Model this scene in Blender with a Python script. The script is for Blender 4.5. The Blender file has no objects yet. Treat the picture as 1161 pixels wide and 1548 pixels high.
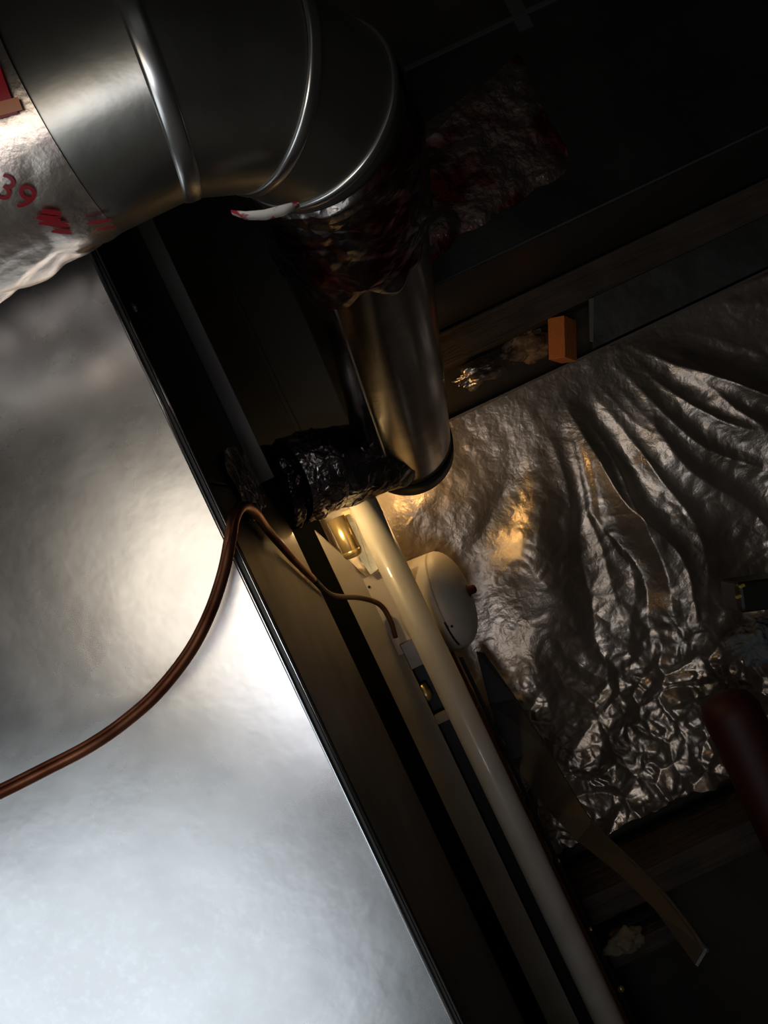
import bpy, bmesh, math, random
from mathutils import Vector, Matrix, noise
random.seed(4)
C = bpy.context.scene.collection
S = bpy.context.scene

# ------------------------------------------------------------------ camera
ROLL = math.radians(25.3); CR, SR = math.cos(ROLL), math.sin(ROLL); F = 1150.0
cam = bpy.data.cameras.new('camera'); co = bpy.data.objects.new('camera', cam); C.objects.link(co)
cam.sensor_fit = 'VERTICAL'; cam.sensor_height = 36; cam.lens = 36*F/1548
cam.clip_start = .01; cam.clip_end = 30
co.matrix_world = Matrix(((CR, SR, 0, 0), (0, 0, -1, 0), (-SR, CR, 0, 0), (0, 0, 0, 1)))
S.camera = co

# ------------------------------------------------------------------ world, lights, exposure
S.view_settings.view_transform = 'Standard'; S.view_settings.look = 'None'
S.view_settings.gamma = 1; S.view_settings.use_curve_mapping = False
S.view_settings.exposure = 0.0
w = bpy.data.worlds.new('world'); S.world = w; w.use_nodes = True
w.node_tree.nodes['Background'].inputs[0].default_value = (.9, .95, 1, 1)
w.node_tree.nodes['Background'].inputs[1].default_value = .002

def area(name, loc, target, size, power, col, sy=None):
    l = bpy.data.lights.new(name, 'AREA'); l.energy = power; l.color = col
    l.shape = 'ELLIPSE'; l.size = size; l.size_y = sy or size
    o = bpy.data.objects.new(name, l); C.objects.link(o); o.location = loc
    o.rotation_euler = (Vector(target)-Vector(loc)).to_track_quat('-Z', 'Y').to_euler(); return o
def bulb(name, loc, r, power, col):
    l = bpy.data.lights.new(name, 'POINT'); l.energy = power; l.color = col; l.shadow_soft_size = r
    o = bpy.data.objects.new(name, l); C.objects.link(o); o.location = loc; return o
area('window_light', (-1.10, -.55, -.90), (-.3, .56, -.2), 1.25, 5.2, (.86, .94, 1))
area('work_light', (-.36, -.50, .0), (-.15, .7, 0), .44, 1.0, (1, .86, .68))
area('room_light', (-.22, -.7, -.25), (0.15, 1.2, -.1), .30, 1.35, (.92, .93, 1))
area('sheen_fill', (.45, -1.2, .80), (0, .6, .2), 1.1, .17, (.95, 1, .92))  # added broad dim fill for sheen on the duct, no known lamp
bulb('warm_light', (-.095, .985, .036), .007, .60, (1, .68, .30))
bulb('warm_light', (.066, 1.165, .045), .028, .60, (1, .60, .22))  # extra source added behind the duct end to warm the foil blanket

# ------------------------------------------------------------------ helpers
def at(px, py, Y):
    dx, dy = px-580.5, py-774
    return Vector(((CR*dx-SR*dy)*Y/F, Y, -(SR*dx+CR*dy)*Y/F))
def uv(u, v, Y): return Vector((u*Y/F, Y, v*Y/F))
def mesh(name, vs, fs, m, parent=None, smooth=False):
    me = bpy.data.meshes.new(name); me.from_pydata([tuple(v) for v in vs], [], fs); me.update()
    bm = bmesh.new(); bm.from_mesh(me); bmesh.ops.recalc_face_normals(bm, faces=bm.faces); bm.to_mesh(me); bm.free()
    if smooth:
        for p in me.polygons: p.use_smooth = True
    o = bpy.data.objects.new(name, me); C.objects.link(o)
    if m: me.materials.append(m)
    if parent: par(o, parent)
    return o
def par(o, parent):
    o.parent = parent
    L = parent.location
    q = parent
    tot = Vector((0, 0, 0))
    while q: tot += q.location; q = q.parent
    o.location = o.location-tot
def thing(name, label, cat, loc=(0, 0, 0), group=None):
    o = bpy.data.objects.new(name, None); C.objects.link(o); o.location = loc
    o.empty_display_size = .05
    return tag(o, label, cat, group)
def tag(o, label, cat, group=None):
    o['label'] = label; o['category'] = cat
    if group: o['group'] = group
    return o
def struct(o): o['kind'] = 'structure'; return o
def box(name, a, b, m, parent=None, bev=.0, seg=2, rot=None):
    bm = bmesh.new(); bmesh.ops.create_cube(bm, size=1)
    c = (Vector(a)+Vector(b))/2; s = [abs(b[i]-a[i]) for i in range(3)]
    for v in bm.verts:
        v.co = Vector((v.co.x*s[0], v.co.y*s[1], v.co.z*s[2]))
    if bev: bmesh.ops.bevel(bm, geom=bm.edges[:], offset=bev, segments=seg, affect='EDGES', profile=.5)
    if rot: bmesh.ops.rotate(bm, verts=bm.verts, matrix=rot)
    bmesh.ops.translate(bm, verts=bm.verts, vec=c)
    me = bpy.data.meshes.new(name); bm.to_mesh(me); bm.free()
    o = bpy.data.objects.new(name, me); C.objects.link(o); me.materials.append(m)
    if parent: par(o, parent)
    return o
def frame(d):
    d = d.normalized(); a = Vector((0, 0, 1)) if abs(d.z) < .9 else Vector((1, 0, 0))
    m = d.cross(a).normalized(); return m, d.cross(m).normalized()
def catmull(pts, n=8):
    P = [Vector(p) for p in pts]; P = [P[0]*2-P[1]]+P+[P[-1]*2-P[-2]]; out = []
    for i in range(1, len(P)-2):
        for k in range(n):
            t = k/n
            out.append(.5*((2*P[i])+(P[i+1]-P[i-1])*t+(2*P[i-1]-5*P[i]+4*P[i+1]-P[i+2])*t*t+(3*P[i]-P[i-1]-3*P[i+1]+P[i+2])*t**3))
    out.append(P[-2]); return out
def tube(name, pts, r, m, parent=None, seg=14, disp=None, cap=True, sub=8, rad=None):
    P = catmull(pts, sub) if sub > 1 else [Vector(p) for p in pts]
    n = len(P); vs = []; fs = []; prev = None
    for i, p in enumerate(P):
        d = (P[min(i+1, n-1)]-P[max(i-1, 0)]).normalized()
        if prev is None: a, b = frame(d)
        else:
            a = (prev-d*prev.dot(d)).normalized(); b = d.cross(a)
        prev = a
        rr = r if rad is None else rad(i/(n-1))
        for k in range(seg):
            t = 2*math.pi*k/seg; q = a*math.cos(t)+b*math.sin(t)
            pos = p+q*rr
            if disp: pos += q*disp(pos)
            vs.append(pos)
    for i in range(n-1):
        for k in range(seg):
            k2 = (k+1) % seg; fs.append((i*seg+k, i*seg+k2, (i+1)*seg+k2, (i+1)*seg+k))
    if cap: fs.append(tuple(range(seg))); fs.append(tuple((n-1)*seg+k for k in range(seg)))
    return mesh(name, vs, fs, m, parent, True)
def lathe(name, c, axis, prof, m, parent=None, seg=48, smooth=True):
    axis = Vector(axis).normalized(); a, b = frame(axis); vs = []; fs = []; n = len(prof)
    for (h, r) in prof:
        for k in range(seg):
            t = 2*math.pi*k/seg; vs.append(Vector(c)+axis*h+(a*math.cos(t)+b*math.sin(t))*max(r, 1e-5))
    for i in range(n-1):
        for k in range(seg):
            k2 = (k+1) % seg; fs.append((i*seg+k, i*seg+k2, (i+1)*seg+k2, (i+1)*seg+k))
    if prof[0][1] > 1e-4: fs.append(tuple(range(seg)))
    if prof[-1][1] > 1e-4: fs.append(tuple((n-1)*seg+k for k in range(seg)))
    return mesh(name, vs, fs, m, parent, smooth)
def grid(name, nu, nv, fn, m, parent=None, closed=False):
    vs = [fn(i/(nu-1) if not closed else i/nu, j/(nv-1)) for j in range(nv) for i in range(nu)]
    fs = []
    for j in range(nv-1):
        for i in range(nu if closed else nu-1):
            i2 = (i+1) % nu; fs.append((j*nu+i, j*nu+i2, (j+1)*nu+i2, (j+1)*nu+i))
    return mesh(name, vs, fs, m, parent, True)
def solid(o, t):
    md = o.modifiers.new('thick', 'SOLIDIFY'); md.thickness = t; md.offset = 0; return o
def ns(p, s, seed=0): return noise.noise(Vector(p)*s+Vector((seed, seed*1.7, -seed)))
def sst(a, b, x):
    t = max(0, min(1, (x-a)/(b-a))); return t*t*(3-2*t)
def crumple(p, s, seed=0):
    q = Vector(p)*s+Vector((seed, 0, seed*.7)); q += Vector((noise.noise(q*.7), noise.noise(q*.7+Vector((9, 2, 1))), noise.noise(q*.7+Vector((3, 7, 5)))))*.6
    d, _ = noise.voronoi(q); return d[1]-d[0]

# ------------------------------------------------------------------ materials
def mat(name, col, metal=0, rough=.5, spots=None, bump=None, rvar=0, aniso=0, spec=.5, coat=0):
    """spots: list of (colour, scale, lo, hi, detail); bump: list of (kind, scale, strength, stretch)"""
    m = bpy.data.materials.new(name); m.use_nodes = True; N = m.node_tree.nodes; L = m.node_tree.links
    b = N['Principled BSDF']; b.inputs['Metallic'].default_value = metal; b.inputs['Roughness'].default_value = rough
    b.inputs['Base Color'].default_value = (*col, 1); b.inputs['Specular IOR Level'].default_value = spec
    b.inputs['Coat Weight'].default_value = coat
    if aniso: b.inputs['Anisotropic'].default_value = aniso
    tc = N.new('ShaderNodeTexCoord')
    prev = None
    for (c2, sc, lo, hi, det) in (spots or []):
        n = N.new('ShaderNodeTexNoise'); n.inputs['Scale'].default_value = sc; n.inputs['Detail'].default_value = det
        L.new(tc.outputs['Object'], n.inputs['Vector'])
        r = N.new('ShaderNodeMapRange'); r.inputs['From Min'].default_value = lo; r.inputs['From Max'].default_value = hi
        L.new(n.outputs['Fac'], r.inputs['Value'])
        mx = N.new('ShaderNodeMix'); mx.data_type = 'RGBA'; L.new(r.outputs[0], mx.inputs['Factor'])
        if prev: L.new(prev, mx.inputs['A'])
        else: mx.inputs['A'].default_value = (*col, 1)
        mx.inputs['B'].default_value = (*c2, 1); prev = mx.outputs['Result']
    if prev: L.new(prev, b.inputs['Base Color'])
    if rvar:
        n = N.new('ShaderNodeTexNoise'); n.inputs['Scale'].default_value = 9; n.inputs['Detail'].default_value = 6
        L.new(tc.outputs['Object'], n.inputs['Vector'])
        r = N.new('ShaderNodeMapRange'); r.inputs['From Min'].default_value = .3; r.inputs['From Max'].default_value = .7
        r.inputs['To Min'].default_value = rough-rvar; r.inputs['To Max'].default_value = rough+rvar
        L.new(n.outputs['Fac'], r.inputs['Value']); L.new(r.outputs[0], b.inputs['Roughness'])
    pn = None
    for (kind, sc, st, stretch) in (bump or []):
        mp = N.new('ShaderNodeMapping'); mp.inputs['Scale'].default_value = stretch; L.new(tc.outputs['Object'], mp.inputs['Vector'])
        if kind == 'noise':
            n = N.new('ShaderNodeTexNoise'); n.inputs['Detail'].default_value = 7; out = 'Fac'
        else:
            n = N.new('ShaderNodeTexVoronoi'); n.feature = 'DISTANCE_TO_EDGE' if kind == 'vein' else 'F1'; out = 'Distance'
            n2 = N.new('ShaderNodeTexNoise'); n2.inputs['Scale'].default_value = sc*.6; n2.inputs['Detail'].default_value = 3
            L.new(mp.outputs[0], n2.inputs['Vector'])
            ad = N.new('ShaderNodeMixRGB'); ad.blend_type = 'ADD'; ad.inputs[0].default_value = .9/sc*2
            L.new(mp.outputs[0], ad.inputs[1]); L.new(n2.outputs['Color'], ad.inputs[2]); mp = ad
        n.inputs['Scale'].default_value = sc; L.new(mp.outputs[0], n.inputs['Vector'])
        bp = N.new('ShaderNodeBump'); bp.inputs['Strength'].default_value = st; bp.inputs['Distance'].default_value = .25/sc
        L.new(n.outputs[out], bp.inputs['Height'])
        if pn: L.new(pn, bp.inputs['Normal'])
        pn = bp.outputs[0]
    if pn: L.new(pn, b.inputs['Normal'])
    return m
M = {}
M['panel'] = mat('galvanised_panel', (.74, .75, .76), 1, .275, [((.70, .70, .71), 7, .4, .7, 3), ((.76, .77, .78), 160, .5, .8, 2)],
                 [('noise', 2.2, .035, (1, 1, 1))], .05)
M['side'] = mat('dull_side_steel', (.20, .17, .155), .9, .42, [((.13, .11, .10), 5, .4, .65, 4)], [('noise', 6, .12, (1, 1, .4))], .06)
M['black'] = mat('black_paint', (.012, .012, .012), 0, .45, bump=[('noise', 60, .05, (1, 1, 1))])
M['flange'] = mat('grey_flange', (.16, .15, .14), .4, .45)
M['angle'] = mat('grey_angle', (.42, .40, .38), .5, .5)
M['deep'] = mat('gap_shade_black', (.004, .004, .004), 0, .9, spec=.1)  # near black, so the gap strip reads as shade
M['edge'] = mat('bright_hem', (.82, .84, .86), 1, .18)
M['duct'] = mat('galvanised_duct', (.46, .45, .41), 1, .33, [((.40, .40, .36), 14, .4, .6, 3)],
                [('noise', 5, .06, (1, 1, 1)), ('noise', 180, .015, (1, 1, 1))], .05)
M['rear'] = mat('darkened_rear_duct', (.40, .38, .36), 1, .22, [((.30, .28, .26), 14, .4, .6, 3)], [('noise', 5, .06, (1, 1, 1))], .04)  # darker copy of the duct metal, tones down the warm reflection
M['bead'] = mat('seam_bead', (.75, .75, .74), 1, .28)
M['foil'] = mat('foil_tape', (.72, .63, .55), 1, .32, [((.56, .47, .42), 30, .4, .6, 2)],
                [('noise', 30, .18, (1, 1, 1)), ('noise', 120, .08, (1, 1, 1))])
M['crinkle'] = mat('crinkled_foil', (.62, .58, .60), 1, .2, [((.30, .26, .27), 30, .4, .6, 3)], [('vein', 60, 1, (1, 1, 1)), ('noise', 60, .9, (1, 1, 1))])
M['trunktape'] = mat('dull_red_tape', (.30, .22, .19), .95, .28, [((.16, .018, .018), 14, .45, .6, 3)], [('noise', 30, .7, (1, 1, 1))])
M['redfoil'] = mat('printed_foil_tape', (.30, .27, .25), 1, .26, [((.16, .012, .02), 14, .50, .60, 3)],
                   [('vein', 40, .5, (1, 1, 1)), ('noise', 90, .3, (1, 1, 1))])
M['darkfoil'] = mat('smudged_foil_tape', (.30, .28, .28), 1, .22, [((.08, .06, .06), 24, .42, .58, 4)],
                    [('vein', 50, .7, (1, 1, 1)), ('noise', 110, .4, (1, 1, 1))])
M['redprint'] = mat('red_print', (.30, .010, .018), 0, .35)
M['orangereflect'] = mat('orange_reflection', (.55, .20, .09), 0, .4)  # colour of the painted orange reflection
M['whitefoil'] = mat('white_tape_edge', (.85, .78, .72), 0, .4, [((.5, .03, .05), 75, .52, .56, 3)])
M['blanket'] = mat('foil_facing', (.64, .55, .47), .88, .34, [((.42, .35, .29), 6, .4, .6, 4)],
                   [('vein', 55, .16, (1, 1, 1)), ('noise', 70, .30, (1, 1, 1)), ('noise', 220, .14, (1, 1, 1))], .05)
M['pvc'] = mat('cream_pvc', (.56, .52, .45), 0, .42, [((.50, .46, .39), 20, .4, .6, 3)], coat=.35)
M['cream'] = mat('cream_paint', (.60, .53, .45), 0, .5, [((.52, .47, .41), 25, .5, .7, 5)])
M['taupe'] = mat('taupe_paint', (.36, .32, .26), 0, .5, [((.29, .25, .2), 12, .4, .65, 4)])
M['brass'] = mat('brass', (.80, .60, .28), .8, .3, bump=[('noise', 60, .2, (1, 1, 1))])
M['copper'] = mat('copper', (.60, .25, .14), 1, .34, [((.30, .10, .05), 30, .4, .62, 5)], [('noise', 120, .05, (1, 1, 1))])
M['darkcopper'] = mat('dark_copper', (.10, .05, .03), .6, .5)  # dark brown copper for the far end of the tube
M['wood'] = mat('orange_wood', (.48, .15, .035), 0, .6, [((.36, .10, .02), 9, .4, .6, 5)], [('noise', 40, .4, (6, 6, .6))])
M['beam'] = mat('aged_timber', (.055, .04, .03), 0, .75, [((.035, .026, .02), 12, .4, .6, 5)], [('noise', 18, .5, (.4, 4, 4))])
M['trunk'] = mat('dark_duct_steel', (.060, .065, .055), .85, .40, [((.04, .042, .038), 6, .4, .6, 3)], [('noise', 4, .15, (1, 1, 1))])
M['wool'] = mat('insulation_scrap', (.20, .13, .075), .3, .6, [((.08, .045, .025), 25, .42, .58, 5)], [('noise', 70, .8, (1, 1, 1))])
M['plate'] = mat('dull_plate', (.13, .13, .13), .7, .42, [((.09, .09, .085), 14, .4, .6, 4)], [('noise', 20, .3, (1, 1, 1))])
M['strap'] = mat('grey_strap', (.024, .021, .022), 0, .6)
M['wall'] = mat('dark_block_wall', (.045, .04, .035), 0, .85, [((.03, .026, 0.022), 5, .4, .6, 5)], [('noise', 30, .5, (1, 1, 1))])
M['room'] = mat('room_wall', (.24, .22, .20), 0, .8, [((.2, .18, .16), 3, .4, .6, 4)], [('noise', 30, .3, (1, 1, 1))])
M['red'] = mat('dark_red_enamel', (.035, .002, .003), 0, .6)
M['darkplastic'] = mat('dark_plastic', (.012, .012, .010), 0, .4)
M['yellow'] = mat('yellow_mark', (.35, .28, .04), 0, .5)
M['paper'] = mat('pale_scrap', (.16, .14, .10), 0, .7, bump=[('noise', 50, .5, (1, 1, 1))])
M['knob'] = mat('brownish_red_plastic', (.06, .012, .01), 0, .45)

# ------------------------------------------------------------------ the setting
FZ, CZ, BY, XL, XR, NY = -1.25, .95, 1.375, -1.9, 1.35, -1.7
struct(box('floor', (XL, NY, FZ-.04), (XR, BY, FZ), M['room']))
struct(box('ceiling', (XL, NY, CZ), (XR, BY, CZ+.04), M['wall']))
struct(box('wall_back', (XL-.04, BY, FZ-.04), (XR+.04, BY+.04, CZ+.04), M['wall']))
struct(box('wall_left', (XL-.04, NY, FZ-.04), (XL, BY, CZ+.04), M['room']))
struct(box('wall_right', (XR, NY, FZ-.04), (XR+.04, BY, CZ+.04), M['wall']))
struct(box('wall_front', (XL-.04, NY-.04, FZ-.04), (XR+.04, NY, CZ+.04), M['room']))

# ------------------------------------------------------------------ furnace cabinet
PX, PY = -.1096, .56
fur = thing('furnace_cabinet', 'tall sheet steel cabinet with a shiny bare front panel, filling the left side', 'furnace', (-.4, .75, FZ))
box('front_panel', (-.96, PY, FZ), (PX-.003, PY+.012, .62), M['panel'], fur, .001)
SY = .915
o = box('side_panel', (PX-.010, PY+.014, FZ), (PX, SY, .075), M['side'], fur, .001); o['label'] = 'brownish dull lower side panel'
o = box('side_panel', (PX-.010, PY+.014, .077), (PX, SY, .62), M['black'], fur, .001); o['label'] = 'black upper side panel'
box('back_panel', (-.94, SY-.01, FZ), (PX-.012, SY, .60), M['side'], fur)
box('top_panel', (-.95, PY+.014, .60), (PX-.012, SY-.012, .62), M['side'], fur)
# folded hem along the corner: two bright rolls with a dark groove
for dx, dy, r in ((-.0045, -.0010, .0015), (-.0002, .0030, .0013)):
    tube('hem_edge', [(PX+dx, PY+dy, FZ), (PX+dx, PY+dy, .0), (PX+dx, PY+dy, .62)], r, M['edge'], fur, 10, sub=1)
box('hem_groove', (PX-.004, PY-.0002, FZ), (PX-.0008, PY+.004, .62), M['black'], fur)
p = at(199, 467, .60); p.x = PX
lathe('screw', p, (1, 0, 0), [(-.002, .0035), (.001, .0035), (.0022, .0022), (.0024, 0)], M['bead'], fur, 16)
# upright angle on the black side face
o = box('corner_angle', (PX, .822, .085), (PX+.0185, .826, .60), M['angle'], fur, .0008); o['label'] = 'grey upright angle strip'
# black box added to darken the gap left of the rear duct

pl = thing('gap_darkener', 'added black box darkening the gap left of the rear duct', 'darkener', (-.1, 1.25, .13))
box('darkener_body', (-.30, 1.17, .135), (.02, 1.32, .74), M['black'], pl, .003)
box('darkener_seam', (-.07, 1.165, .14), (-.062, 1.1695, .735), M['black'], pl, .001)
# ------------------------------------------------------------------ burner column behind
colm = thing('inner_column', 'taupe painted column beside the white pipe with a black slot down it', 'panel', (-.08, 1.12, FZ))
CY = 1.10
x = lambda u: u*CY/F
top = -4*CY/F
def poly(name, pts, y0, y1, m, parent=None):
    n = len(pts); vs = [(p[0], y0, p[1]) for p in pts]+[(p[0], y1, p[1]) for p in pts]
    fs = [tuple(range(n)), tuple(range(2*n-1, n-1, -1))]+[(i, (i+1) % n, n+(i+1) % n, n+i) for i in range(n)]
    return mesh(name, vs, fs, m, parent)
poly('column_face', [(x(-107), FZ), (x(-64), FZ), (x(-64), x(-205)), (x(-40), x(-205)), (x(-40), x(-78)), (x(-66), x(-78)), (x(-107), x(20))], CY, CY+.012, M['taupe'], colm)
poly('mounting_plate', [(x(-72), x(-205)), (x(-4), x(-205)), (x(-4), x(-78)), (x(-72), x(-78))], CY-.004, CY-.0003, M['cream'], colm)
box('slot_backing', (x(-70), CY+.03, FZ), (x(-30), CY+.04, x(-80)), M['black'], colm)
poly('column_face', [(x(-40), FZ), (x(0), FZ), (x(0), x(-205)), (x(-40), x(-205))], CY, CY+.012, M['taupe'], colm)
box('slot_bridge', (x(-64), CY-.004, x(-325)), (x(-38), CY+.010, x(-312)), M['taupe'], colm, .001)
box('slot_bridge', (x(-64), CY-.010, x(-232)), (x(-38), CY+.020, x(-190)), M['side'], colm, .001)
box('black_strip', (x(-142)-.02, CY+.06, FZ), (x(-100), CY+.07, x(40)), M['deep'], colm)  # black strip standing in for the shade in the gap
p = at(643, 1047, CY+.012)
lathe('brass_screw', p+Vector((0, .0, -.012)), (0, 0, 1), [(0, .006), (.004, .0085), (.014, .0085), (.016, .007), (.025, .007), (.026, 0)], M['brass'], colm, 20)
p = at(558, 887, CY-.0045)
lathe('rivet', p, (0, -1, 0), [(0, .002), (.001, .002), (.0015, 0)], M['black'], colm, 10)

# brass fitting and bracket at the top of the column
bt = thing('brass_fitting', 'short upright brass tube catching warm light under the taped joint', 'fitting', (x(-70), 1.06, x(-40)))
p = uv(-70, -42, 1.068)
lathe('barrel', p, (0, 0, 1), [(0, .010), (.002, .0125), (.060, .0125), (.061, 0)], M['brass'], bt, 32)
lathe('collar', p+Vector((0, 0, .004)), (0, 0, 1), [(0, .0125), (.001, .0135), (.005, .0135), (.006, .0125)], M['brass'], bt, 32)
poly('bracket', [(x(-58), x(26)), (x(-30), x(26)), (x(-30), x(-70)), (x(-58), x(-76)), (x(-62), x(-50))], 1.084, 1.087, M['brass'], bt)
poly('bracket_rib', [(x(-46), x(26)), (x(-42), x(26)), (x(-54), x(-70)), (x(-58), x(-70))], 1.080, 1.0838, M['brass'], bt)

# ------------------------------------------------------------------ round housing
HY = 1.15; hc = uv(30, -160, HY); hr = .0755
hs = thing('round_housing', 'cream round housing with a domed end, behind the white pipe', 'housing', hc)
ax = Vector((.97, -.24, -.04))
prof = [(-.062, hr*.92), (-.058, hr*.98), (-.052, hr), (-.003, hr), (-.001, hr*.985)]
lathe('body', hc, ax, prof, M['cream'], hs, 64)
prof = [(.0, hr*.985), (.001, hr)]+[(.002+.033*math.sin(t*math.pi/2/10), hr*(math.cos(t*math.pi/2/10)**.8 if t < 10 else 0)) for t in range(11)]
lathe('dome', hc, ax, prof, M['cream'], hs, 64)
lathe('knob', hc+ax.normalized()*.032, ax, [(-.004, .010), (.003, .010), (.005, .007), (.013, .0065), (.015, .004), (.016, 0)], M['knob'], hs, 16)
a, b = frame(ax)
axn = ax.normalized()
pts = []
for k in range(9):
    t = math.radians(-100+k*6)   # slit along the lower near rim
    d = Vector((-.24, -.97, 0)).normalized(); e = axn.cross(d)
    if e.z > 0: e = -e
    ang = math.radians(14+k*5); pts.append(hc-axn*.001+(d*math.cos(ang)+e*math.sin(ang))*(hr+.0003))
tube('slit', pts, .0013, M['black'], hs, 8, sub=2)
for k, q in enumerate(((676, 948), (683, 947))):
    pp = at(q[0], q[1], HY-.072); lathe('vent_hole', pp, (0, -1, 0), [(-.004, .0018), (.0012, .0018), (.0013, 0)], M['black'], hs, 10)

# ------------------------------------------------------------------ white pipe
PYY = 1.03; pxx = -22*PYY/F
wp = thing('white_pipe', 'long upright cream plastic pipe running down from the taped joint', 'pipe', (pxx, PYY, FZ))
tube('pipe_body', [(pxx, PYY, FZ), (pxx, PYY, -.5), (pxx-.001, PYY, .032)], .0195, M['pvc'], wp, 40, sub=1)
lathe('floor_socket', (pxx, PYY, FZ), (0, 0, 1), [(0, .026), (.05, .026), (.052, .020)], M['pvc'], wp, 32)

# ------------------------------------------------------------------ the big elbow duct
P0 = Vector((-.0367, .4457, .2866)); R = .111; r = .065
d0 = Vector((1, -.02, 0)).normalized(); az, el = 1.5821, -.3172
d1 = Vector((math.cos(az)*math.cos(el), math.sin(az)*math.cos(el), math.sin(el)))
nn = (d1-d0*d0.dot(d1)).normalized(); ANG = math.acos(d0.dot(d1)); bb = d0.cross(nn)
def arc(a): return P0+(d0*math.sin(a)+nn*(1-math.cos(a)))*R, -d0*math.sin(a)+nn*math.cos(a)
SEG = 96
def ringp(c, m, rr, k=None):
    return [c+(m*math.cos(2*math.pi*j/SEG)+bb*math.sin(2*math.pi*j/SEG))*rr for j in range(SEG)]
def loft(name, rings, m, parent=None, cap=False):
    vs = [v for q in rings for v in q]; fs = []
    for i in range(len(rings)-1):
        for k in range(SEG):
            k2 = (k+1) % SEG; fs.append((i*SEG+k, i*SEG+k2, (i+1)*SEG+k2, (i+1)*SEG+k))
    if cap: fs.append(tuple(range(SEG))); fs.append(tuple((len(rings)-1)*SEG+k for k in range(SEG)))
    return mesh(name, vs, fs, m, parent, True)
duct = thing('elbow_duct', 'round galvanised duct bending through a seamed elbow towards the back', 'duct', P0)
A = [ANG*.1133, ANG*.4813, ANG*.7583]
c1, m1 = arc(A[0]); c2, m2 = arc(A[1]); c3, m3 = arc(A[2]); ce, me_ = arc(ANG)
DL = .588; end = ce+d1*DL
def shrink(ring, c, f): return [c+(v-c)*f for v in ring]
loft('straight_section', [ringp(P0-d0*.93, nn, r), ringp(P0-d0*.3, nn, r), ringp(c1, m1, r)], M['duct'], duct)
def lerp(a, b, t): return [p.lerp(q, t) for p, q in zip(a, b)]
r1, r2, r3 = ringp(c1, m1, r), ringp(c2, m2, r), ringp(c3, m3, r)
loft('gore', [lerp(r1, r2, t/6) for t in range(7)], M['duct'], duct)
loft('gore', [lerp(r2, r3, t/6) for t in range(7)], M['duct'], duct)
re = ringp(ce, me_, r)
loft('gore', [lerp(r3, re, t/4) for t in range(5)], M['duct'], duct)
loft('rear_section', [ringp(ce+d1*DL*t/12, me_, r*.985) for t in range(13)], M['rear'], duct, True)
for (c, m, w_) in ((c1, m1, .0062), (c2, m2, .0045), (c3, m3, .0036)):
    ax2 = bb.cross(m)  # tangent
    rr_ = []
    for q in range(9):
        t = math.pi*q/8
        rr_.append(ringp(c-ax2*w_*math.cos(t), m, r-.0005+.0026*math.sin(t)**.6))
    loft('seam_bead', rr_, M['bead'], duct)
# lengthwise lock seam on the rear section, on its lower left side
md = None
dwn = (Vector((-.62, -.15, -.78))-d1*Vector((-.62, -.15, -.78)).dot(d1)).normalized()
tube('lock_seam', [ce+dwn*r*.985+d1*.05, ce+dwn*r*.985+d1*.3, end+dwn*r*.985-d1*.005], .0016, M['bead'], duct, 8, sub=2)
def cylhit(px, py, rr=r):
    """front point of the straight section seen at px,py -> (distance along, angle)"""
    o_ = Vector((0, 0, 0)); d = at(px, py, 1.0); w0 = o_-P0
    dp = d-d0*d.dot(d0); wp_ = w0-d0*w0.dot(d0)
    a_ = dp.dot(dp); b_ = 2*dp.dot(wp_); c_ = wp_.dot(wp_)-rr*rr; D = max(b_*b_-4*a_*c_, 0)
    t = (-b_-math.sqrt(D))/(2*a_); h = d*t; q = h-P0
    return q.dot(d0), math.atan2(q.dot(bb), q.dot(nn))
def cyl(xa, th, rr): return P0+d0*xa+(nn*math.cos(th)+bb*math.sin(th))*rr
# foil tape wrapped round the left end of the straight section
s0, t0 = cylhit(60, 175); s1, t1 = cylhit(190, 352)
print('tape', s0, t0, s1, t1)
def tapefn(i, j):
    th = i*2*math.pi
    k = (1+math.cos(th-t1))/2
    edge = s0+(s1-s0)*max(0, min(1, (math.cos(th-t1)-math.cos(t0-t1))/(1-math.cos(t0-t1)+1e-6)))
    xa = -.42+(edge+.42)*j
    p = cyl(xa, th, r)
    low = sst(-.2, .9, math.cos(th-t1))
    lw2 = sst(.35, .95, math.cos(th-t1-.35))
    h = .0010+.0030*crumple(p, 13, 3)*(.3+low)+.008*lw2*crumple(p, 26, 3)+.005*lw2*max(0, ns(p, 16, 2)+.15)*sst(0, .05, edge-xa)+.0004*ns(p, 50, 5)
    h = .0006+(h-.0006)*sst(0, .03, edge-xa)
    return cyl(xa, th, r+max(h, .0006))
grid('foil_tape', 220, 190, tapefn, M['foil'], duct, True)
tp = thing
# red print "39" and smudged lines on the tape
def print_on_tape(name, txt, px, py, size, ang, m, rr=r+.0032):
    cu = bpy.data.curves.new('t', 'FONT'); cu.body = txt; cu.size = size; cu.align_x = 'CENTER'; cu.align_y = 'CENTER'; cu.resolution_u = 4; cu.offset = 0
    to = bpy.data.objects.new('t', cu); C.objects.link(to)
    dg = bpy.context.evaluated_depsgraph_get(); me = bpy.data.meshes.new_from_object(to.evaluated_get(dg))
    bpy.data.objects.remove(to)
    bm = bmesh.new(); bm.from_mesh(me); bmesh.ops.triangulate(bm, faces=bm.faces)
    bmesh.ops.subdivide_edges(bm, edges=bm.edges[:], cuts=1)
    sx, tx = cylhit(px, py, rr); sgn = -1 if cyl(sx, tx+.1, rr).z > cyl(sx, tx, rr).z else 1
    for v in bm.verts:
        a_, b_ = v.co.x, v.co.y
        X_ = a_*math.cos(ang)-b_*math.sin(ang); Z_ = a_*math.sin(ang)+b_*math.cos(ang)
        v.co = cyl(sx+X_, tx-sgn*Z_/rr, rr)
    bm.to_mesh(me); bm.free(); me.name = name; o = bpy.data.objects.new(name, me); C.objects.link(o); me.materials.clear(); me.materials.append(m); par(o, duct); return o
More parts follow.
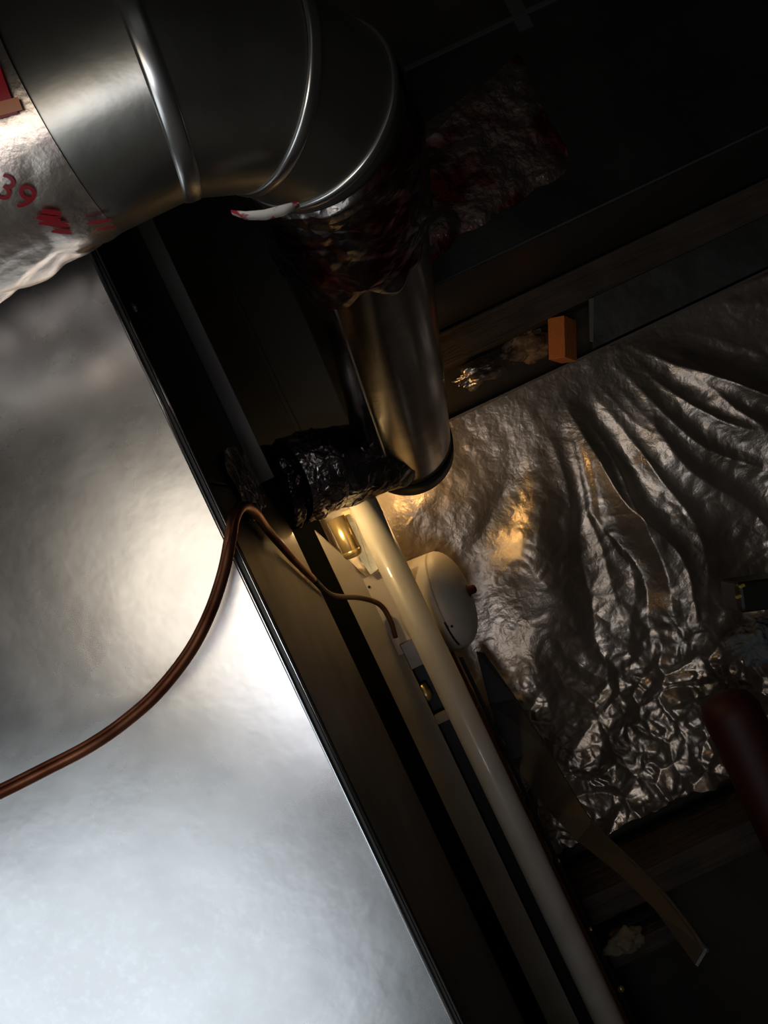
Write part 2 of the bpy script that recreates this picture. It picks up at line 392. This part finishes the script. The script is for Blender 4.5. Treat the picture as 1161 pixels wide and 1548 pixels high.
o = print_on_tape('print', '39', 23, 294, .020, math.radians(-57), M['redprint']); o['label'] = 'red printed number 39'
def patch(name, px, py, a_, b_, ang, m, rr, n=8, rag=.0):
    sx, tx = cylhit(px, py, rr); sgn = -1 if cyl(sx, tx+.1, rr).z > cyl(sx, tx, rr).z else 1
    def fn(i, j):
        u_ = (i-.5)*a_*(1+rag*ns((0, j*3, sx), 3)); v_ = (j-.5)*b_*(1+rag*ns((i*3, 0, sx), 3))
        X_ = u_*math.cos(ang)-v_*math.sin(ang); Z_ = u_*math.sin(ang)+v_*math.cos(ang)
        return cyl(sx+X_, tx-sgn*Z_/rr, rr)
    return grid(name, n, n, fn, m, duct)
for (px, py, a_, b_, an) in ((74, 330, .011, .0035, -40), (82, 338, .014, .004, -40), (94, 350, .010, .0035, -45), (78, 321, .009, .003, -40), (150, 335, .012, .003, -30), (160, 345, .010, .003, -30)):
    patch('print', px, py, a_, b_, math.radians(an), M['redprint'], r+.0034, rag=.5)
o = patch('tape_patch', -6, 134, .011, .026, math.radians(-8), M['redprint'], r+.0040); o['label'] = 'dark red printed corner'
o = patch('tape_patch', 4, 163, .018, .006, math.radians(-10), M['orangereflect'], r+.0042); o['label'] = 'orange reflection painted on the tape'  # reflection put in as an orange patch

# printed foil tape round the joint of elbow and rear section
def wrapfn(i, j):
    th = i*2*math.pi; m = me_
    a_ = A[2]+.10; 
    if j < .4:
        c, mm = arc(a_+(ANG-a_)*j/.4)
    else:
        c, mm = ce+d1*(.085*(j-.4)/.6*(1+.35*ns((math.cos(th), math.sin(th), 0), 2.2, 8))), me_
    q = mm*math.cos(th)+bb*math.sin(th); p = c+q*r
    e = min(1, j/.06, (1-j)/.06)
    return p+q*(.0008+e*(.0012+.0045*crumple(p, 26, 1)+.002*abs(ns(p, 40))))
grid('foil_tape', 200, 70, wrapfn, M['redfoil'], duct, True)['label'] = 'crumpled foil tape with dark red print'
# a bright loose lip of the tape at the underside of the elbow
tip = [(350, 321), (372, 326), (400, 325), (428, 318), (452, 308)]
vs = []; n = len(tip)
for k, q in enumerate(tip):
    wd = (3, 6, 7.5, 8, 4)[k]
    vs.append(at(q[0]-1, q[1]-wd, .452)); vs.append(at(q[0]+1, q[1]+wd, .462))
o = mesh('tape_lip', vs, [(2*k, 2*k+1, 2*k+3, 2*k+2) for k in range(n-1)], M['whitefoil'], duct, True); solid(o, .0006); o['label'] = 'pale tape edge with red marks'
# black band round the far end
loft('end_band', [ringp(end+d1*z, me_, q) for z, q in ((-.022, r*.99), (-.020, r*1.03), (.012, r*1.03), (.014, r*.8))], M['black'], duct)

# ------------------------------------------------------------------ taped branch at the far end
tj = duct
def jd(p): return .0045*crumple(p, 30, 6)+.006*ns(p, 14, 1)+.002*ns(p, 60, 2)
tube('joint_body', [(.075, 1.13, .062), (.055, 1.075, .066), (.02, 1.02, .072), (-.03, .975, .078), (-.075, .945, .080), (-.10, .93, .081)], .049, M['darkfoil'], tj, 90, jd, sub=14)
cN = Vector((-.098, .932, .081)); dN = Vector((-.8, -.45, .02)).normalized()
def ring_band(name, c, d, rr, w_, m, amp):
    a, b = frame(d)
    def fn(i, j):
        th = 2*math.pi*i; q = a*math.cos(th)+b*math.sin(th); p = c+d*(j-.5)*w_+q*rr
        e = min(1, j/.15, (1-j)/.15); return p+q*(e*(amp*crumple(p, 45, 2)+.0012)-.0006)
    return grid(name, 140, 16, fn, m, tj, True)
o = ring_band('tape_band', cN+Vector((.032, .012, 0)), dN, .0525, .052, M['crinkle'], .008); o['label'] = 'bright silver tape band'
ring_band('tape_band', cN+Vector((-.006, -.002, 0)), dN, .051, .018, M['darkfoil'], .006)
lathe('end_cap', cN-dN*.004, dN, [(0, .050), (.016, .050), (.020, .044), (.020, 0)], M['black'], tj, 40)
# foil flap lying against the side of the cabinet
def flapfn(i, j):
    Y = .655+.16*i+.02*ns((i, j, 0), 3, 2); Z = .035+.075*j*(1-.3*i)+.03*i+.012*ns((i, j, 0), 4, 5)
    p = Vector((PX, Y, Z)); return Vector((PX+.0022+.0050*crumple(p, 30, 9)+.003*abs(ns(p, 20)), Y, Z))
fl = grid('foil_flap', 50, 40, flapfn, M['crinkle'], None); solid(fl, .0006)
tag(fl, 'grey crumpled foil scrap stuck beside the cabinet edge where the copper tube enters', 'foil')

# ------------------------------------------------------------------ copper tube
cp = [at(-70, 1228, .455), at(0, 1197, .468), at(70, 1162, .480), at(135, 1128, .491), at(190, 1090, .502), at(240, 1045, .512), at(287, 985, .522),
      at(318, 925, .530), at(338, 865, .538), at(348, 815, .545), at(354, 783, .560), at(366, 766, .585), at(384, 773, .625), at(404, 800, .69), at(434, 846, .765),
      at(466, 880, .85), at(502, 900, .94), at(545, 904, 1.05), at(574, 914, 1.076), at(590, 938, 1.082), at(598, 964, 1.086)]
for q in cp:
    if q.y > .563: q.x = max(q.x, PX+.0062)
tb = thing('copper_tube', '', 'tube', (PX, PY, 0))
tube('tube_body', cp[:16], .0045, M['copper'], tb, 16, sub=8, rad=lambda t: .0046-.0008*sst(.7, 1, t))
tube('tube_tip', cp[15:], .0036, M['darkcopper'], tb, 14, sub=8)['label'] = 'darkened thinner end of the tube'
tag(tb, 'curved copper tube looping over the cabinet edge and into the gap', 'tube')

# ------------------------------------------------------------------ foil faced blanket on the back wall
WY = 1.33; Fx, Fz = 330*WY/F, 215*WY/F
ridges = []
rr = random.Random(8)
x0, x1, z0, z1 = -.19, .80, -.66, .095
def hfield(X, Z):
    dx, dz = X-Fx, Z-Fz; rho = math.hypot(dx, dz); th = math.atan2(dx, -dz)
    wv = Vector((th*3.3+.35*noise.noise(Vector((rho*5, th*2, 1))), rho*1.9, 3.3))
    a_ = 1-abs(noise.noise(wv))*2.3; a2 = 1-abs(noise.noise(wv*2.1+Vector((5, 1, 0))))*2.2
    fan = sst(.20, .46, rho+.05*noise.noise(Vector((X*9, Z*9, 2))))
    fan *= 1-.75*sst(-.05, -.62, th)*sst(.5, .3, rho)
    fan *= 1-.88*sst(.24, .10, X)*sst(-.42, -.25, Z)
    h = fan*(.034*max(a_, -.3)+.010*max(a2, -.4))
    bot = sst(-.30, -.55, Z-.10*X)
    p = Vector((X, 0, Z))
    h = h*(1-.6*bot)+bot*(.020*crumple(p, 15, 4)+.006*crumple(p, 40, 7))
    h += .0030*crumple(p, 26, 2)*(.1+.9*fan)+.0010*noise.noise(p*38)+.004*noise.noise(p*7)
    return h
bottom = lambda X: -.665+.055*sst(.0, .5, X)*0+.012*noise.noise(Vector((X*14, 0, 0)))+.006*noise.noise(Vector((X*60, 0, 0)))
def blfn(i, j):
    X = x0+(x1-x0)*i; Z = z1+(bottom(X)-z1)*j
    h = hfield(X, Z)
    if j < .02: h *= j/.02
    return Vector((X, WY-.004-h, Z))
bl = thing('insulation_blanket', 'large creased foil faced insulation blanket on the back wall', 'insulation', (.3, WY, -.66))
grid('foil_facing', 420, 330, blfn, M['blanket'], bl)
box('batt', (x0, WY+.002, bottom(0)+.02), (x1, 1.372, z1-.002), M['wool'], bl)
box('stapling_flange', (x0, WY-.008, z1-.002), (x1, WY+.003, z1+.002), M['flange'], bl)
for q in (75, 165, 238, 420):
    p = uv(q, 80, WY-.010); box('staple', (p.x-.005, p.y, p.z-.001), (p.x+.005, p.y+.003, p.z+.0015), M['bead'], bl)

# ------------------------------------------------------------------ trunk duct, beam, stud, plates above
TY0, TY1, TZ0, TZ1 = .98, 1.27, .235, .502
M['lip'] = mat('dull_lip', (.05, .055, .05), .3, .5)
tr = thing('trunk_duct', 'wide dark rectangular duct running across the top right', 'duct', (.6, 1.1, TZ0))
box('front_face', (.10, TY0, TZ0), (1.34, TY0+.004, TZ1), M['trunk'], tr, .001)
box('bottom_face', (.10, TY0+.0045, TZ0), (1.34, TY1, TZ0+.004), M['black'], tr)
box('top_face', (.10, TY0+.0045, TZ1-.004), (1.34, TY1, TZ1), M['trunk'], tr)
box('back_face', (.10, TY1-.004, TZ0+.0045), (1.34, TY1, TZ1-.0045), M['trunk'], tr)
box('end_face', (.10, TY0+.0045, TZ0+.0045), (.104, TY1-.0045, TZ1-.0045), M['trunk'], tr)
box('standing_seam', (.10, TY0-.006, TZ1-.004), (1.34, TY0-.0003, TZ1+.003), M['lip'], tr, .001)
box('lower_lip', (.10, TY0-.004, TZ0), (1.34, TY0-.0003, TZ0+.003), M['lip'], tr, .001)
def tpf(i, j):
    X = .17+.24*i+.02*ns((i, j, 0), 4, 1); Z = .265+.155*j+.05*i*.7+.015*ns((i, j, 0), 5, 4)
    p = Vector((X, 0, Z)); e = min(1, i*12, j*12, (1-i)*12, (1-j)*12)
    return Vector((X, TY0-.0012-e*(.004*crumple(p, 16, 2)+.003*abs(ns(p, 20))), Z))
grid('foil_tape', 90, 70, tpf, M['trunktape'], tr)['label'] = 'wrinkled reddish tape patch'
for X in (.42, 1.05): box('hanger_strap', (X, TY0-.0045, TZ1-.02), (X+.02, TY0-.0003, CZ), M['lip'], tr)

bmz1, bmz0 = .235-.004, .155*1.28/1.15*1.0
bm_ = box('timber_header', (.10, 1.275, .176), (1.34, 1.358, .232), M['beam'], None, .002); tag(bm_, 'dark timber header board across the back wall under the trunk duct', 'board')
sx = 338*1.29/F
st_ = box('wood_block', (sx+.006, 1.272, .100), (sx+.036, 1.32, .170), M['wood'], None, .001, rot=Matrix.Rotation(math.radians(24), 3, 'Y') @ Matrix.Rotation(math.radians(-38), 3, 'Z'))
tag(st_, 'short orange wood block standing above the foil blanket', 'wood')
gp = thing('steel_plate', 'dull grey sheet plate beside the orange wood block', 'plate', (.7, 1.27, .1))
x4 = 392*1.27/F
poly('plate_face', [(x4+.0, .098), (1.3, .098), (1.3, .175), (x4+.03, .175)], 1.272, 1.275, M['plate'], gp)
poly('plate_crease', [(x4, .112), (x4+.004, .108), (x4+.036, .173), (x4+.028, .175)], 1.268, 1.2718, M['flange'], gp)
def lump(name, c, s, m, seed, amp=.35, sub=5):
    bm = bmesh.new(); bmesh.ops.create_icosphere(bm, subdivisions=sub, radius=1)
    for v in bm.verts:
        n_ = v.co.normalized(); k = 1+amp*noise.noise(n_*1.7+Vector((seed, 0, 0)))+amp*.5*crumple(n_, 3.2, seed)-.1
        v.co = Vector((n_.x*s[0], n_.y*s[1], n_.z*s[2]))*k+Vector(c)
    me = bpy.data.meshes.new(name); bm.to_mesh(me); bm.free(); me.materials.append(m)
    for p_ in me.polygons: p_.use_smooth = True
    o = bpy.data.objects.new(name, me); C.objects.link(o); return o
p = at(722, 566, 1.30); tag(lump('foil_scrap', p, (.046, .018, .020), M['foil'], 3, .5), 'silvery crumpled foil scrap above the blanket beside the rear duct', 'foil')
p = at(796, 524, 1.325); tag(lump('insulation_scrap', p, (.038, .010, .028), M['wool'], 7, .5), 'brown ragged insulation clump left of the orange wood block', 'insulation')

# ------------------------------------------------------------------ strap at lower right
L_ = [(36, -250, 1.22), (20, -330, 1.19), (14, -423, 1.14), (30, -510, 1.06), (52, -575, .98), (88, -648, .80), (114, -720, .66), (134, -822, .52)]
R_ = [(44, -256, 1.22), (58, -340, 1.19), (68, -420, 1.14), (76, -500, 1.06), (84, -560, .98), (114, -640, .80), (138, -712, .66), (158, -806, .52)]
vs = []
for a_, b_ in zip(L_, R_): vs += [uv(*a_), uv(*b_)]
stp = thing('metal_strap', 'long grey metal strap slanting to lower right below the foil blanket', 'strap', uv(140, -820, .49))
o = mesh('strap_sheet', vs, [(2*k, 2*k+1, 2*k+3, 2*k+2) for k in range(len(L_)-1)], M['strap'], stp); solid(o, .002)
tube('rolled_edge', [uv(*b_) for b_ in R_], .0022, M['strap'], stp, 8, sub=4)

# ------------------------------------------------------------------ lower right: scraps and dark items
bs = box('base_board', uv(-2, -640, 1.22)-Vector((0, .0, .02)), uv(330, -640, 1.34)+Vector((0, 0, .0)), M['beam'], None, .003); tag(bs, 'dark board under the bottom edge of the foil blanket', 'board')
p = at(925, 1430, 1.16); q = at(1010, 1420, 1.16)
sc = lump('insulation_scrap', p+Vector((.02, 0, 0)), (.030, .02, .016), M['paper'], 11, .6, 4); tag(sc, 'pale torn scrap beside the lower end of the white pipe', 'insulation')
wl = box('wood_block', at(910, 1425, 1.2)+Vector((0, 0, -.02)), at(1020, 1400, 1.24)+Vector((0, 0, .004)), M['beam'], None, .002); tag(wl, 'brown wood ledge low down right of the white pipe', 'wood')
ws = thing('wood_strip', 'thin orange wood strip with brass screws just behind the right edge of the white pipe', 'wood', uv(0, -260, 1.13))
poly('strip_body', [(uv(-12, 0, 1.13).x, FZ), (uv(6, 0, 1.13).x, FZ), (uv(5, 0, 1.13).x, -.235), (uv(-12, 0, 1.13).x, -.235)], 1.13, 1.15, M['wood'], ws)
poly('black_strip', [(uv(8, 0, 1.16).x, FZ), (uv(16, 0, 1.16).x, FZ), (uv(14, 0, 1.16).x, -.25), (uv(8, 0, 1.16).x, -.25)], 1.16, 1.18, M['black'], ws)  # thin black strip right of the wood
for (px, py, rz) in ((845, 1302, .0024), (938, 1494, .0055), (722, 1068, .0016), (893, 1405, .003)):
    pp = at(px, py, 1.13-.001)
    lathe('brass_screw', pp, (0, -1, 0), [(-.006, rz*.5), (-.001, rz*.5), (0, rz), (rz*.7, rz*.8), (rz*.9, 0)], M['brass'], ws, 14)

rc = at(1140, 1150, 1.15); rcn = thing('red_cylinder', 'dark red upright cylinder at the right edge beside the blanket', 'cylinder', (rc.x, 1.15, FZ))
zt = at(1118, 1035, 1.15).z
lathe('cylinder_body', (rc.x, 1.15, FZ), (0, 0, 1), [(0, .040), (.004, .043), (zt-FZ-.03, .043), (zt-FZ-.012, .036), (zt-FZ-.003, .020), (zt-FZ, .0)], M['red'], rcn, 40)
dk = at(1150, 905, 1.16); dt = thing('dark_tool', 'black plastic object with small yellow marks at the right edge', 'tool', dk)
box('tool_body', dk-Vector((.045, .03, .022)), dk+Vector((.10, .03, .026)), M['darkplastic'], dt, .008, 3, Matrix.Rotation(math.radians(18), 3, 'Y'))
for (px, py) in ((1117, 902), (1122, 886)):
    q = at(px, py, 1.122); box('yellow_mark', q-Vector((.004, .002, .002)), q+Vector((.004, .004, .002)), M['yellow'], dt, .0008)
gb = lump('grey_rag', at(1140, 974, 1.19), (.036, .025, .034), M['cream'], 17, .7); gb.data.materials[0] = mat('grey_cloth', (.10, .11, .12), 0, .8, bump=[('noise', 30, .6, (1, 1, 1))])
tag(gb, 'crumpled dark grey rag under the black object at the right edge', 'rag')
tpz = [at(1066, 1082, 1.285), at(1102, 1070, 1.285), at(1130, 1158, 1.285), at(1100, 1172, 1.285)]
o = mesh('tape_strip', [a_.lerp(b_, t) for t in (0, .25, .5, .75, 1) for a_, b_ in ((tpz[0], tpz[3]), (tpz[1], tpz[2])) for _ in (0,)][0:0] or tpz, [(0, 1, 2, 3)], M['paper'], bl); solid(o, .001); o['label'] = 'tan tape strip at the corner'
